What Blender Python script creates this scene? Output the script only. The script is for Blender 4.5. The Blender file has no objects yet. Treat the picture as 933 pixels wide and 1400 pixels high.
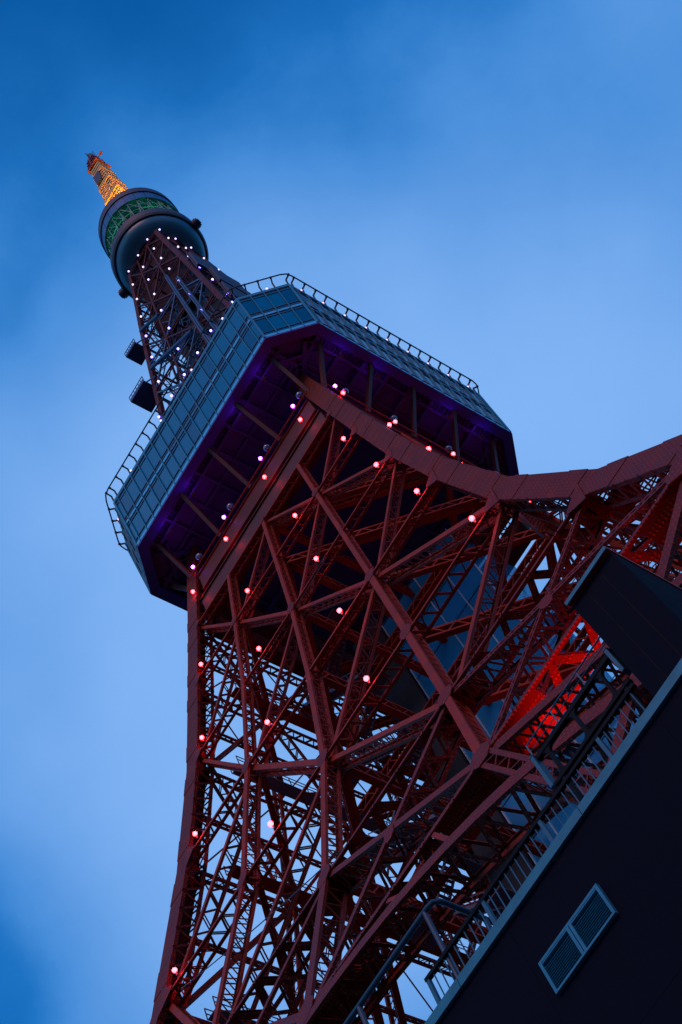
import bpy, math, random
from mathutils import Vector as V, Matrix
random.seed(7)
SC = bpy.context.scene
COL = SC.collection

# ------------------------------------------------------------------ camera
cam_d = bpy.data.cameras.new('camera')
cam = bpy.data.objects.new('camera', cam_d); COL.objects.link(cam)
CAMP = V((31.757, -65.784, 2.0))
AZ, EL, ROLL = -0.4409833, 1.0898333, -0.6065539
fw = V((math.cos(EL)*math.sin(AZ), math.cos(EL)*math.cos(AZ), math.sin(EL)))
rt = V((math.cos(AZ), -math.sin(AZ), 0)); up = rt.cross(fw)
cr, sr = math.cos(ROLL), math.sin(ROLL)
r2 = cr*rt + sr*up; u2 = -sr*rt + cr*up
cam.matrix_world = Matrix(((r2.x, u2.x, -fw.x, CAMP.x), (r2.y, u2.y, -fw.y, CAMP.y), (r2.z, u2.z, -fw.z, CAMP.z), (0, 0, 0, 1)))
cam_d.sensor_fit = 'VERTICAL'; cam_d.sensor_height = 36.0
cam_d.lens = 36.0*2212.96/1400.0
cam_d.clip_end = 5000.0; cam_d.clip_start = 0.1
SC.camera = cam

# ------------------------------------------------------------------ world: dusk sky with soft cloud
world = bpy.data.worlds.new('World'); SC.world = world; world.use_nodes = True
nt = world.node_tree; nt.nodes.clear()
N = nt.nodes.new; LK = nt.links.new
out = N('ShaderNodeOutputWorld'); bg = N('ShaderNodeBackground'); LK(bg.outputs[0], out.inputs[0])
sky = N('ShaderNodeTexSky'); sky.sky_type = 'NISHITA'; sky.sun_disc = False
sky.sun_elevation = math.radians(2.0); sky.sun_rotation = math.radians(200); sky.air_density = 1.0; sky.dust_density = 0.6; sky.ozone_density = 3.0
tc = N('ShaderNodeTexCoord')
mp = N('ShaderNodeMapping'); mp.inputs['Location'].default_value = (18.446, 15.493, -4.363)
LK(tc.outputs['Generated'], mp.inputs['Vector'])
nz = N('ShaderNodeTexNoise'); nz.inputs['Scale'].default_value = 1.8; nz.inputs['Detail'].default_value = 3.0; nz.inputs['Roughness'].default_value = 0.45; nz.inputs['Distortion'].default_value = 0.25
LK(mp.outputs[0], nz.inputs['Vector'])
cr_ = N('ShaderNodeValToRGB'); cr_.color_ramp.interpolation = 'EASE'
cr_.color_ramp.elements[0].position = 0.385; cr_.color_ramp.elements[0].color = (0, 0, 0, 1)
cr_.color_ramp.elements[1].position = 0.72; cr_.color_ramp.elements[1].color = (1, 1, 1, 1)
sep = N('ShaderNodeSeparateXYZ'); LK(tc.outputs['Generated'], sep.inputs[0])
zen = N('ShaderNodeMapRange'); zen.interpolation_type = 'SMOOTHSTEP'; zen.inputs['From Min'].default_value = 0.86; zen.inputs['From Max'].default_value = 1.0; zen.inputs['To Max'].default_value = 0.14
LK(sep.outputs['Z'], zen.inputs['Value'])
n2 = N('ShaderNodeTexNoise'); n2.inputs['Scale'].default_value = 6.0; n2.inputs['Detail'].default_value = 7.0; n2.inputs['Roughness'].default_value = 0.6; n2.inputs['Distortion'].default_value = 0.0
LK(mp.outputs[0], n2.inputs['Vector'])
ma = N('ShaderNodeMath'); ma.operation = 'MULTIPLY_ADD'; ma.inputs[1].default_value = 0.09; LK(n2.outputs['Fac'], ma.inputs[0]); LK(nz.outputs['Fac'], ma.inputs[2])
sub = N('ShaderNodeMath'); sub.operation = 'SUBTRACT'; LK(ma.outputs[0], sub.inputs[0]); LK(zen.outputs[0], sub.inputs[1])
LK(sub.outputs[0], cr_.inputs[0])
tint = N('ShaderNodeMix'); tint.data_type = 'RGBA'; tint.blend_type = 'MULTIPLY'; tint.inputs['Factor'].default_value = 1.0
LK(sky.outputs[0], tint.inputs['A']); tint.inputs['B'].default_value = (0.28, 5.4, 9.4, 1)
cloud = N('ShaderNodeMix'); cloud.data_type = 'RGBA'
cc = N('ShaderNodeValToRGB')
cc.color_ramp.elements[0].position = 0.2; cc.color_ramp.elements[0].color = (0.022, 0.215, 0.64, 1)
cc.color_ramp.elements[1].position = 1.0; cc.color_ramp.elements[1].color = (0.235, 0.475, 0.93, 1)
LK(cr_.outputs[0], cc.inputs[0])
cs = N('ShaderNodeVectorMath'); cs.operation = 'SCALE'; cs.inputs['Scale'].default_value = 11.1
LK(cc.outputs[0], cs.inputs[0])
cf = N('ShaderNodeMapRange'); cf.inputs['From Max'].default_value = 0.4; cf.interpolation_type = 'SMOOTHSTEP'
LK(cr_.outputs[0], cf.inputs['Value']); LK(cf.outputs[0], cloud.inputs['Factor']); LK(cs.outputs[0], cloud.inputs['B'])
LK(tint.outputs['Result'], cloud.inputs['A']); pass
LK(cloud.outputs['Result'], bg.inputs['Color'])
bg.inputs['Strength'].default_value = 0.09

# weak, very soft afterglow
sun_d = bpy.data.lights.new('sun', 'SUN'); sun_d.energy = 1.15; sun_d.angle = math.radians(28); sun_d.color = (1.0, 0.46, 0.38)
sun = bpy.data.objects.new('sun', sun_d); COL.objects.link(sun)
sun.rotation_euler = V((-0.30, 0.72, -0.62)).to_track_quat('-Z', 'Y').to_euler()

vs = SC.view_settings; vs.view_transform = 'Standard'; vs.look = 'None'; vs.gamma = 1.0; vs.exposure = 0.0; vs.use_curve_mapping = False
SC.cycles.use_denoising = True
SC.cycles.max_bounces = 5
SC.cycles.sample_clamp_indirect = 4.0

# ------------------------------------------------------------------ materials
MATS = {}
def mat(name, col, rough=0.5, metal=0.0, spec=0.5, dirt=0.0, dscale=0.6, bump=None, bstr=0.3, emis=None, estr=0.0):
    m = bpy.data.materials.new(name); m.use_nodes = True
    t = m.node_tree; b = t.nodes['Principled BSDF']
    b.inputs['Base Color'].default_value = (*col, 1); b.inputs['Roughness'].default_value = rough
    b.inputs['Metallic'].default_value = metal; b.inputs['Specular IOR Level'].default_value = spec
    co = t.nodes.new('ShaderNodeTexCoord')
    if dirt:
        n = t.nodes.new('ShaderNodeTexNoise'); n.inputs['Scale'].default_value = dscale; n.inputs['Detail'].default_value = 6; n.inputs['Roughness'].default_value = 0.65
        t.links.new(co.outputs['Object'], n.inputs['Vector'])
        r = t.nodes.new('ShaderNodeValToRGB')
        r.color_ramp.elements[0].position = 0.3; r.color_ramp.elements[1].position = 0.7
        r.color_ramp.elements[0].color = (*[c*(1-dirt) for c in col], 1); r.color_ramp.elements[1].color = (*[min(1, c*(1+dirt*0.4)) for c in col], 1)
        t.links.new(n.outputs['Fac'], r.inputs[0]); t.links.new(r.outputs[0], b.inputs['Base Color'])
        rr = t.nodes.new('ShaderNodeMapRange'); rr.inputs['To Min'].default_value = max(0, rough-0.12); rr.inputs['To Max'].default_value = min(1, rough+0.15)
        t.links.new(n.outputs['Fac'], rr.inputs['Value']); t.links.new(rr.outputs[0], b.inputs['Roughness'])
    if bump == 'rivet':
        v = t.nodes.new('ShaderNodeTexVoronoi'); v.inputs['Scale'].default_value = 5.0; v.inputs['Randomness'].default_value = 0.0
        t.links.new(co.outputs['Object'], v.inputs['Vector'])
        r = t.nodes.new('ShaderNodeMapRange'); r.inputs['From Min'].default_value = 0.12; r.inputs['From Max'].default_value = 0.4; r.inputs['To Min'].default_value = 1; r.inputs['To Max'].default_value = 0
        t.links.new(v.outputs['Distance'], r.inputs['Value'])
        bp = t.nodes.new('ShaderNodeBump'); bp.inputs['Strength'].default_value = bstr; bp.inputs['Distance'].default_value = 0.06
        t.links.new(r.outputs[0], bp.inputs['Height']); t.links.new(bp.outputs[0], b.inputs['Normal'])
        if dirt:
            src = b.inputs['Base Color'].links[0].from_socket
            g2 = t.nodes.new('ShaderNodeMapRange'); g2.inputs['To Min'].default_value = 0.5; g2.inputs['To Max'].default_value = 1.35
            t.links.new(r.outputs[0], g2.inputs['Value'])
            mx = t.nodes.new('ShaderNodeMix'); mx.data_type = 'RGBA'; mx.blend_type = 'MULTIPLY'; mx.inputs['Factor'].default_value = 1
            t.links.new(src, mx.inputs['A']); t.links.new(g2.outputs[0], mx.inputs['B']); t.links.new(mx.outputs['Result'], b.inputs['Base Color'])
    elif bump == 'grain':
        v = t.nodes.new('ShaderNodeTexNoise'); v.inputs['Scale'].default_value = 9; v.inputs['Detail'].default_value = 5
        t.links.new(co.outputs['Object'], v.inputs['Vector'])
        bp = t.nodes.new('ShaderNodeBump'); bp.inputs['Strength'].default_value = bstr; bp.inputs['Distance'].default_value = 0.02
        t.links.new(v.outputs['Fac'], bp.inputs['Height']); t.links.new(bp.outputs[0], b.inputs['Normal'])
    if emis:
        b.inputs['Emission Color'].default_value = (*emis, 1); b.inputs['Emission Strength'].default_value = estr
    MATS[name] = m
    return m
STEEL = (0.28, 0.026, 0.008)
mat('shaded_steel', (0.10, 0.009, 0.005), 0.55, spec=0.3, dirt=0.4)  # same paint as red_steel, with shade under the deck put into the colour
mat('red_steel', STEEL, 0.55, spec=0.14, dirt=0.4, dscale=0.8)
mat('riveted_steel', STEEL, 0.5, spec=0.16, dirt=0.35, dscale=0.7, bump='rivet', bstr=0.75)
mat('dark_steel', (0.045, 0.05, 0.06), 0.5, dirt=0.3)
mat('grating', (0.12, 0.10, 0.13), 0.6, dirt=0.3)
mat('cable', (0.10, 0.05, 0.05), 0.5)
mat('glass', (0.001, 0.14, 0.27), 0.09, spec=0.2)
mat('glass_dim', (0.001, 0.09, 0.19), 0.09, spec=0.2)
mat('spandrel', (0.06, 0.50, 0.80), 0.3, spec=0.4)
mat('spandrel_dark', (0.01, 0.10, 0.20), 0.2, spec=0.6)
mat('mullion', (0.012, 0.20, 0.30), 0.4, metal=0.2)
mat('deck_core', (0.012, 0.018, 0.022), 0.7)
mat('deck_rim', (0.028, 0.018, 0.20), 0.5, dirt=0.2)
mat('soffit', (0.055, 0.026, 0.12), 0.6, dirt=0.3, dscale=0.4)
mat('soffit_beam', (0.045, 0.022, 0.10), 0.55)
mat('roof', (0.10, 0.11, 0.12), 0.8, dirt=0.3)
mat('rail_dark', (0.02, 0.022, 0.04), 0.5)
mat('shaft_glass', (0.012, 0.20, 0.40), 0.14, spec=0.6)
mat('shaft_frame', (0.45, 0.55, 0.62), 0.4, metal=0.3)
mat('shaft_dark', (0.010, 0.010, 0.014), 0.8, dirt=0.4)
mat('dome', (0.03, 0.12, 0.18), 0.35, dirt=0.15, dscale=0.25)
mat('ring_dark', (0.035, 0.02, 0.03), 0.5, dirt=0.3)
mat('band_panel', (0.03, 0.10, 0.22), 0.35, dirt=0.2)
mat('pale_steel', (0.16, 0.24, 0.22), 0.5, dirt=0.3)
mat('teal_steel', (0.012, 0.09, 0.18), 0.5, dirt=0.3)  # on upper shaft members the teal stands in for blue light
mat('mast_paint', (0.85, 0.42, 0.08), 0.5, dirt=0.25)
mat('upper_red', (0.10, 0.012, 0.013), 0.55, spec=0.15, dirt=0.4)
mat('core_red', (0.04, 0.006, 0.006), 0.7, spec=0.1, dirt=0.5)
mat('mast_red', (0.40, 0.05, 0.03), 0.5, dirt=0.3)
mat('platform_blue', (0.03, 0.045, 0.13), 0.5, dirt=0.4, dscale=1.5)
mat('equipment', (0.022, 0.022, 0.055), 0.6, dirt=0.3)
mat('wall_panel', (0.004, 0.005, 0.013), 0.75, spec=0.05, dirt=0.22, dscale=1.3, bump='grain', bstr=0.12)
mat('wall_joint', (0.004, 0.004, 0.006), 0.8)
mat('coping', (0.008, 0.17, 0.24), 0.5, dirt=0.35, dscale=2.5)
mat('louvre', (0.008, 0.19, 0.30), 0.5, dirt=0.25, dscale=4)
mat('rail_teal', (0.008, 0.105, 0.17), 0.5, dirt=0.3, dscale=3)
mat('pipe_blue', (0.004, 0.045, 0.085), 0.5, dirt=0.3, dscale=3)
mat('gantry', (0.003, 0.004, 0.006), 0.6, spec=0.1, dirt=0.3)
mat('asphalt', (0.05, 0.05, 0.055), 0.9, dirt=0.3)
mat('lamp_body', (0.06, 0.05, 0.07), 0.45)
mat('globe', (0.10, 0.12, 0.22), 0.08, spec=0.9)
mat('bulb_pink', (0.8, 0.6, 0.6), 0.4, emis=(1.0, 0.010, 0.0125), estr=68)
mat('bulb_violet', (0.7, 0.6, 0.8), 0.4, emis=(0.40, 0.035, 1.0), estr=36)
mat('bulb_white', (0.8, 0.8, 0.9), 0.4, emis=(0.62, 0.55, 1.0), estr=2.2)
mat('bulb_blue', (0.7, 0.7, 0.9), 0.4, emis=(0.22, 0.16, 1.0), estr=9)
mat('bulb_roof', (0.8, 0.8, 0.9), 0.4, emis=(1.0, 0.62, 0.95), estr=1.4)
mat('flood_red', (0.8, 0.3, 0.3), 0.4, emis=(1.0, 0.015, 0.010), estr=170)
mat('flood_red_dim', (0.8, 0.3, 0.3), 0.4, emis=(1.0, 0.015, 0.010), estr=80)
mat('flood_violet', (0.6, 0.5, 0.8), 0.4, emis=(0.22, 0.01, 1.0), estr=38)
mat('flood_orange', (0.8, 0.5, 0.2), 0.4, emis=(1.0, 0.42, 0.015), estr=3600)
mat('flood_green', (0.3, 0.8, 0.5), 0.4, emis=(0.01, 1.0, 0.35), estr=130)

# ------------------------------------------------------------------ mesh helpers
class MB:
    def __init__(s): s.v = []; s.f = []
    def bar(s, a, b, w, d, side, outv):
        """box from a to b, w along side, d along outv"""
        a = V(a); b = V(b); k = len(s.v)
        for p in (a, b):
            for i, j in ((-1, -1), (1, -1), (1, 1), (-1, 1)):
                s.v.append(p + side*(w*i/2) + outv*(d*j/2))
        s.f += [(k, k+1, k+5, k+4), (k+1, k+2, k+6, k+5), (k+2, k+3, k+7, k+6), (k+3, k, k+4, k+7), (k+3, k+2, k+1, k), (k+4, k+5, k+6, k+7)]
    def rod(s, a, b, w, d=None, ref=V((0, 0, 1))):
        a = V(a); b = V(b); ax = (b-a).normalized()
        if abs(ax.dot(ref)) > 0.98: ref = V((1, 0, 0))
        sd = ax.cross(ref).normalized(); ou = sd.cross(ax).normalized()
        s.bar(a, b, w, d or w, sd, ou)
    def box(s, lo, hi):
        s.bar(((lo[0]+hi[0])/2, (lo[1]+hi[1])/2, lo[2]), ((lo[0]+hi[0])/2, (lo[1]+hi[1])/2, hi[2]), hi[0]-lo[0], hi[1]-lo[1], V((1, 0, 0)), V((0, 1, 0)))
    def prism(s, pts, n, th):
        """flat polygon pts extruded by -n*th"""
        k = len(s.v); m = len(pts)
        s.v += [V(p) for p in pts] + [V(p)-n*th for p in pts]
        s.f.append(tuple(range(k, k+m))); s.f.append(tuple(range(k+2*m-1, k+m-1, -1)))
        for i in range(m):
            j = (i+1) % m; s.f.append((k+i, k+m+i, k+m+j, k+j))
    def tube(s, pts, r, n=8, closed=False):
        pts = [V(p) for p in pts]; m = len(pts); k = len(s.v)
        for i, p in enumerate(pts):
            a = pts[i-1] if (i or closed) else pts[0]; b = pts[(i+1) % m] if (i < m-1 or closed) else pts[-1]
            ax = (b-a).normalized(); ref = V((0, 0, 1)) if abs(ax.z) < 0.9 else V((1, 0, 0))
            sd = ax.cross(ref).normalized(); ou = sd.cross(ax)
            for q in range(n):
                an = 2*math.pi*q/n; s.v.append(p + (sd*math.cos(an)+ou*math.sin(an))*r)
        for i in range(m if closed else m-1):
            i2 = (i+1) % m
            for q in range(n):
                q2 = (q+1) % n; s.f.append((k+i*n+q, k+i*n+q2, k+i2*n+q2, k+i2*n+q))
        if not closed:
            s.f.append(tuple(k+q for q in range(n-1, -1, -1))); s.f.append(tuple(k+(m-1)*n+q for q in range(n)))
    def lathe(s, prof, n=48, c=(0, 0, 0), a0=0.0):
        k = len(s.v); m = len(prof)
        for i in range(n):
            an = a0+2*math.pi*i/n
            for r, z in prof: s.v.append(V((c[0]+r*math.cos(an), c[1]+r*math.sin(an), c[2]+z)))
        for i in range(n):
            j = (i+1) % n
            for q in range(m-1): s.f.append((k+i*m+q, k+j*m+q, k+j*m+q+1, k+i*m+q+1))
    def build(s, name, m, parent=None, smooth=False):
        me = bpy.data.meshes.new(name); me.from_pydata([tuple(p) for p in s.v], [], s.f); me.update()
        me.materials.append(MATS[m])
        if smooth:
            for p in me.polygons: p.use_smooth = True
        o = bpy.data.objects.new(name, me); COL.objects.link(o)
        if parent: o.parent = parent
        return o
def empty(name, parent=None, loc=(0, 0, 0)):
    o = bpy.data.objects.new(name, None); COL.objects.link(o); o.location = loc; o.empty_display_size = 0.2
    if parent: o.parent = parent
    return o
def tag(o, label, cat, group=None, kind=None):
    o['label'] = label
    if cat: o['category'] = cat
    if group: o['group'] = group
    if kind: o['kind'] = kind
    return o

# ------------------------------------------------------------------ ground
g = MB(); g.box((-1500, -1500, -0.5), (1500, 1500, 0.0))
tag(g.build('ground', 'asphalt'), 'dark paved ground around the tower', None, kind='structure')

# ------------------------------------------------------------------ tower frame
tower = empty('lattice_tower')
tag(tower, 'tall red steel lattice tower with glazed octagonal deck and round upper deck', 'tower')
ZL = [127.42, 118.27, 107.34, 95.53, 82.25, 67.58, 54.97, 41.5, 27.0, 0.0]
WL = [12.56, 13.79, 15.30, 17.37, 20.22, 24.72, 29.62, 34.5, 38.4, 44.0]
KA = 0.4587; CW = 1.6
ZU = [143.0, 154.6, 162.5, 171.2, 179.8, 189.0, 198.7, 207.8, 216.8, 225.4, 233.4, 241.2]
WU = [10.6, 9.75, 9.2, 8.55, 7.98, 7.40, 6.82, 6.27, 5.70, 5.10, 4.57, 4.10]
def wz(z):
    zs = ZU[::-1]+ZL; ws = WU[::-1]+WL
    for i in range(len(zs)-1):
        if zs[i] >= z >= zs[i+1]:
            t = (z-zs[i+1])/(zs[i]-zs[i+1]); return ws[i+1]+(ws[i]-ws[i+1])*t
    return ws[0] if z > zs[0] else ws[-1]
def face(k):
    an = k*math.pi/2; R = Matrix.Rotation(an, 3, 'Z')
    return R
def fp(k, x, z, off=0.0):
    """point on face k: x across, off outwards of the face plane"""
    return face(k) @ V((x, -wz(z)-off, z))
def nodex(i, w):
    return (-(w-CW*0.8), -KA*w, 0.0, KA*w, w-CW*0.8)[i]

def laced(name, a, b, outv, wid, dep, m, pitch=None, plate=True, lw=0.09, parent=tower, gus=0.0):
    """built-up strut: outer and inner flange joined by zigzag lacing on both sides; a-b is the outer flange's line"""
    a = V(a); b = V(b); ax = (b-a).normalized(); L = (b-a).length
    sd = ax.cross(outv).normalized(); ou = sd.cross(ax).normalized()
    if ou.dot(outv) < 0: ou = -ou
    mb = MB(); th = 0.07
    if plate:
        mb.bar(a-ou*th/2, b-ou*th/2, wid, th, sd, ou); mb.bar(a-ou*(dep-th/2), b-ou*(dep-th/2), wid, th, sd, ou)
    else:
        cwid = min(0.24, wid*0.34)
        for s in (-1, 1):
            for q in (th/2, dep-th/2):
                mb.bar(a+sd*s*(wid-cwid)/2-ou*q, b+sd*s*(wid-cwid)/2-ou*q, cwid, th, sd, ou)
        pw = wid*1.05; n = max(2, int(L/pw))
        for q in (th/2, dep-th/2):
            for i in range(n):
                p = a+ax*L*i/n-ou*q; r = a+ax*L*(i+1)/n-ou*q; s = 1 if i % 2 else -1
                mb.bar(p+sd*s*(wid/2-.06), r-sd*s*(wid/2-.06), lw, th*.8, sd.cross(ou).cross(ou) if False else (r-p-sd*s*wid).normalized().cross(ou), ou)
    pt = (pitch or dep*0.8)*0.85
    n = max(2, int(L/pt)); n += n % 2
    for s in (-1, 1):
        e = sd*s*(wid/2-0.03)
        for q in (0.0, dep):   # edge angles along the flanges
            mb.bar(a+e-ou*(q+(0.1 if q == 0 else -0.1)), b+e-ou*(q+(0.1 if q == 0 else -0.1)), 0.05, 0.16, sd, ou)
        for i in range(n):
            p = a+ax*L*i/n+e; r = a+ax*L*(i+1)/n+e
            if i % 2: p = p-ou*(dep-.05); r = r-ou*.05
            else: p = p-ou*.05; r = r-ou*(dep-.05)
            dd = (r-p).normalized()
            mb.bar(p, r, 0.035, lw, sd, dd.cross(sd).normalized())
        if gus:
            for (p, dr) in ((a, ax), (b, -ax)):
                mb.bar(p+e-ou*dep/2, p+e+dr*gus-ou*dep/2, 0.045, dep-.04, sd, ou)
    return mb.build(name, m, parent)

def gusset(k, x, z, lx, lz, off=0.05, rot=0.0):
    c = fp(k, x, z, off); dz = 0.5
    upv = (fp(k, x*wz(z+dz)/wz(z), z+dz, off)-fp(k, x*wz(z-dz)/wz(z), z-dz, off)).normalized()
    rv = face(k) @ V((1, 0, 0)); n = rv.cross(upv)
    n = -n if n.dot(face(k) @ V((0, -1, 0))) < 0 else n
    pts = []
    for px, pz in ((-.45, -1), (.45, -1), (1, -.4), (1, .4), (.45, 1), (-.45, 1), (-1, .4), (-1, -.4)):
        pts.append(c+rv*px*lx+upv*pz*lz)
    mb = MB(); mb.prism(pts, n, 0.05)
    return mb.build('gusset_plate', 'riveted_steel', tower)

for k in range(4):
    R = face(k)
    for L in range(0, 9):
        z0, z1 = ZL[L], ZL[L+1]; w0, w1 = WL[L], WL[L+1]
        outv = (R @ V((0, -1, (w1-w0)/(z0-z1)))).normalized()
        big = L >= 4
        # verticals inside the face
        if L < 6:
            for i in (1, 2, 3):
                if i == 2 and L >= 5: continue
                laced('vertical_strut', fp(k, nodex(i, w0), z0), fp(k, nodex(i, w1), z1), outv, (0.36 if L < 3 else 0.46)*(1 if k == 0 else .8), 0.85 if L < 3 else 1.1, 'red_steel', pitch=0.62 if L < 3 else 0.85)
        # bay diagonals
        if L < 5:
            for i in range(4):
                if (i+L) % 2 == 0: a, b = (i, L), (i+1, L+1)
                else: a, b = (i+1, L), (i, L+1)
                dq = -0.42 if (i+L) % 2 == 0 else -0.52
                pa = fp(k, nodex(a[0], WL[a[1]]), ZL[a[1]], dq); pb = fp(k, nodex(b[0], WL[b[1]]), ZL[b[1]], dq)
                laced('diagonal_strut', pa, pb, outv, (0.3 if L < 3 else 0.42)*(1 if k == 0 else .8), 0.9 if L < 3 else 1.1, 'red_steel', pitch=0.7 if L < 3 else 0.95)
        elif L == 5:
            for i in range(4):
                for (a, b, of) in (((i, 5), (i+1, 6), -.14), ((i+1, 5), (i, 6), -.20)):
                    xa = nodex(a[0], WL[5]); xb = nodex(b[0], WL[6])
                    laced('diagonal_strut', fp(k, xa, ZL[5], of), fp(k, xb, ZL[6], of), outv, 0.5, 1.4, 'riveted_steel', pitch=1.1, plate=(i in (1, 2)), lw=0.15, gus=1.0)
                gusset(k, (nodex(i, WL[5])+nodex(i+1, WL[5])+nodex(i, WL[6])+nodex(i+1, WL[6]))/4, (ZL[5]+ZL[6])/2, 0.38, 0.95, -0.08)
        elif L in (6, 7):   # the four splayed legs
            for s in (-1, 1):
                inn0 = (nodex(3, WL[6]) if L == 6 else WL[7]-15.5); inn1 = (WL[7]-15.5 if L == 6 else WL[8]-15.0)
                o0, o1 = w0-CW*.8, w1-CW*.8
                laced('leg_chord', fp(k, s*inn0, z0), fp(k, s*inn1, z1), outv, 0.9, 1.5, 'riveted_steel', pitch=1.1, plate=False)
                laced('diagonal_strut', fp(k, s*inn0, z0, -.14), fp(k, s*o1, z1, -.14), outv, 0.7, 1.5, 'riveted_steel', pitch=1.1, lw=0.15)
                laced('diagonal_strut', fp(k, s*o0, z0, -.2), fp(k, s*inn1, z1, -.2), outv, 0.7, 1.5, 'riveted_steel', pitch=1.1, lw=0.15)
                laced('horizontal_strut', fp(k, s*inn1, z1, -.07), fp(k, s*o1, z1, -.07), outv, 0.7, 1.5, 'riveted_steel', pitch=1.1, lw=0.15)
        else:
            for s in (-1, 1):
                laced('leg_chord', fp(k, s*(WL[8]-15), z0), fp(k, s*(WL[9]-14.5), z1+.02), outv, 0.9, 1.5, 'riveted_steel', pitch=1.3, plate=False)
        if L < 6 and k:
            for i in range(4):     # light counter ties and a light mid strut in every bay
                if L < 5:
                    a, b = ((i+1, L), (i, L+1)) if (i+L) % 2 == 0 else ((i, L), (i+1, L+1))
                    mb = MB(); mb.rod(fp(k, nodex(a[0], WL[a[1]]), ZL[a[1]], -.75), fp(k, nodex(b[0], WL[b[1]]), ZL[b[1]], -.75), .1); mb.build('tie_rod', 'red_steel', tower)
                zm = (z0+z1)/2; wm = (w0+w1)/2
                laced('light_strut', fp(k, nodex(i, wm), zm, -.5), fp(k, nodex(i+1, wm), zm, -.5), outv, 0.16, 0.5, 'red_steel', pitch=0.7, lw=0.06)
        # horizontals
        if L <= 6:
            for i in range(4):
                xa, xb = nodex(i, w0), nodex(i+1, w0)
                if L < 5:
                    laced('horizontal_strut', fp(k, xa, z0, -.07), fp(k, xb, z0, -.07), outv, 0.2 if L < 3 else 0.28, 0.8 if L < 4 else 1.1, 'red_steel', pitch=0.6 if L < 4 else 0.8)
                else:
                    laced('horizontal_strut', fp(k, xa, z0, -.07), fp(k, xb, z0, -.07), outv, 0.38, 1.7, 'riveted_steel', pitch=1.35, lw=0.36, gus=3.6 if L == 6 else 1.4)
            for i in (1, 2, 3):
                if (i+L) % 2 == 0 or L >= 4:
                    q = 0.32+0.055*L
                    gusset(k, nodex(i, w0), z0, q, q*1.5)
            for s in (-1, 1):
                mb = MB(); x0 = s*(w0-CW*1.15); q = 0.5+0.1*L   # triangular gusset where struts reach the column
                pts = [fp(k, s*(w0-CW*.8), z0+q*1.5, .04), fp(k, s*(w0-CW*.8-q*1.3), z0+q*.2, .04), fp(k, s*(w0-CW*.8-q*1.3), z0-q*.3, .04), fp(k, s*(w0-CW*.8), z0-q*1.6, .04)]
                nn = (R @ V((0, -1, 0.2))).normalized()
                mb.prism(pts if s > 0 else pts[::-1], nn, 0.05); mb.build('gusset_plate', 'riveted_steel', tower)
    # arch between the legs
    pts = []
    for i in range(-12, 13):
        x = i*26.0/12; z = 54.1-0.0205*x*x; pts.append((x, z))
    R = face(k)
    for (x0, z0), (x1, z1) in zip(pts[:-1], pts[1:]):
        a = fp(k, x0, z0, .05); b = fp(k, x1, z1, .05)
        laced('arch_segment', a, b, (R @ V((0, -1, 0.37))).normalized(), 0.8, 2.0, 'riveted_steel', pitch=1.5, lw=0.2, plate=True)
    for x0 in (4, 7.5, 11):
        for s in (-1, 1):
            laced('arch_hanger', fp(k, s*x0, 54.1-0.0205*x0*x0+.3, -.1), fp(k, s*(x0-1.2), 54.6, -.1), (R @ V((0, -1, .37))).normalized(), 0.24, 0.8, 'red_steel')
    # L6 centre verticals c2 between L5 and arch
    laced('vertical_strut', fp(k, 0, ZL[5]), fp(k, 0, ZL[6]), (R @ V((0, -1, .36))).normalized(), 0.6, 1.3, 'riveted_steel', pitch=0.95)

# corner columns: two plated outer faces, two laced inner faces
def column_segment(k, z0, w0, z1, w1, cw0, cw1, name='corner_column', m='riveted_steel'):
    R = face(k); mb = MB()
    def P(z, w, cw, i, j): return R @ V((w-cw*i, -w+cw*j, z))
    t = 0.06
    for (i0, j0, i1, j1) in ((0, 0, 1, 0), (0, 0, 0, 1)):   # outer plates
        q = [P(z0, w0, cw0, i0, j0), P(z0, w0, cw0, i1, j1), P(z1, w1, cw1, i1, j1), P(z1, w1, cw1, i0, j0)]
        n = (q[1]-q[0]).cross(q[3]-q[0]).normalized(); c = R @ V((1, -1, 0))
        if n.dot(c) < 0: n = -n; q = q[::-1]
        mb.prism(q, n, t)
    for (i0, j0, i1, j1) in ((1, 0, 1, 1), (0, 1, 1, 1)):   # laced inner faces
        for (i, j) in ((i0, j0), (i1, j1)):
            a = P(z0, w0, cw0, i, j); b = P(z1, w1, cw1, i, j)
            other = P(z0, w0, cw0, i1 if (i, j) == (i0, j0) else i0, j1 if (i, j) == (i0, j0) else j0)
            dr = (other-a).normalized(); ax = (b-a).normalized()
            mb.bar(a+dr*.15, b+dr*.15, 0.3, 0.05, dr, ax.cross(dr).normalized())
        a0, a1 = P(z0, w0, cw0, i0, j0), P(z1, w1, cw1, i0, j0); b0, b1 = P(z0, w0, cw0, i1, j1), P(z1, w1, cw1, i1, j1)
        n = max(4, int((a0-a1).length/(cw0*0.55)))
        for q in range(n):
            f0, f1 = q/n, (q+1)/n
            s = a0.lerp(a1, f0); e = b0.lerp(b1, f1)
            if q % 2: s = b0.lerp(b1, f0); e = a0.lerp(a1, f1)
            d = (e-s).normalized(); nn = d.cross((a1-a0).normalized()).normalized()
            mb.bar(s, e, 0.05, 0.16, nn, d.cross(nn))
    return mb.build(name, m, tower)
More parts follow.
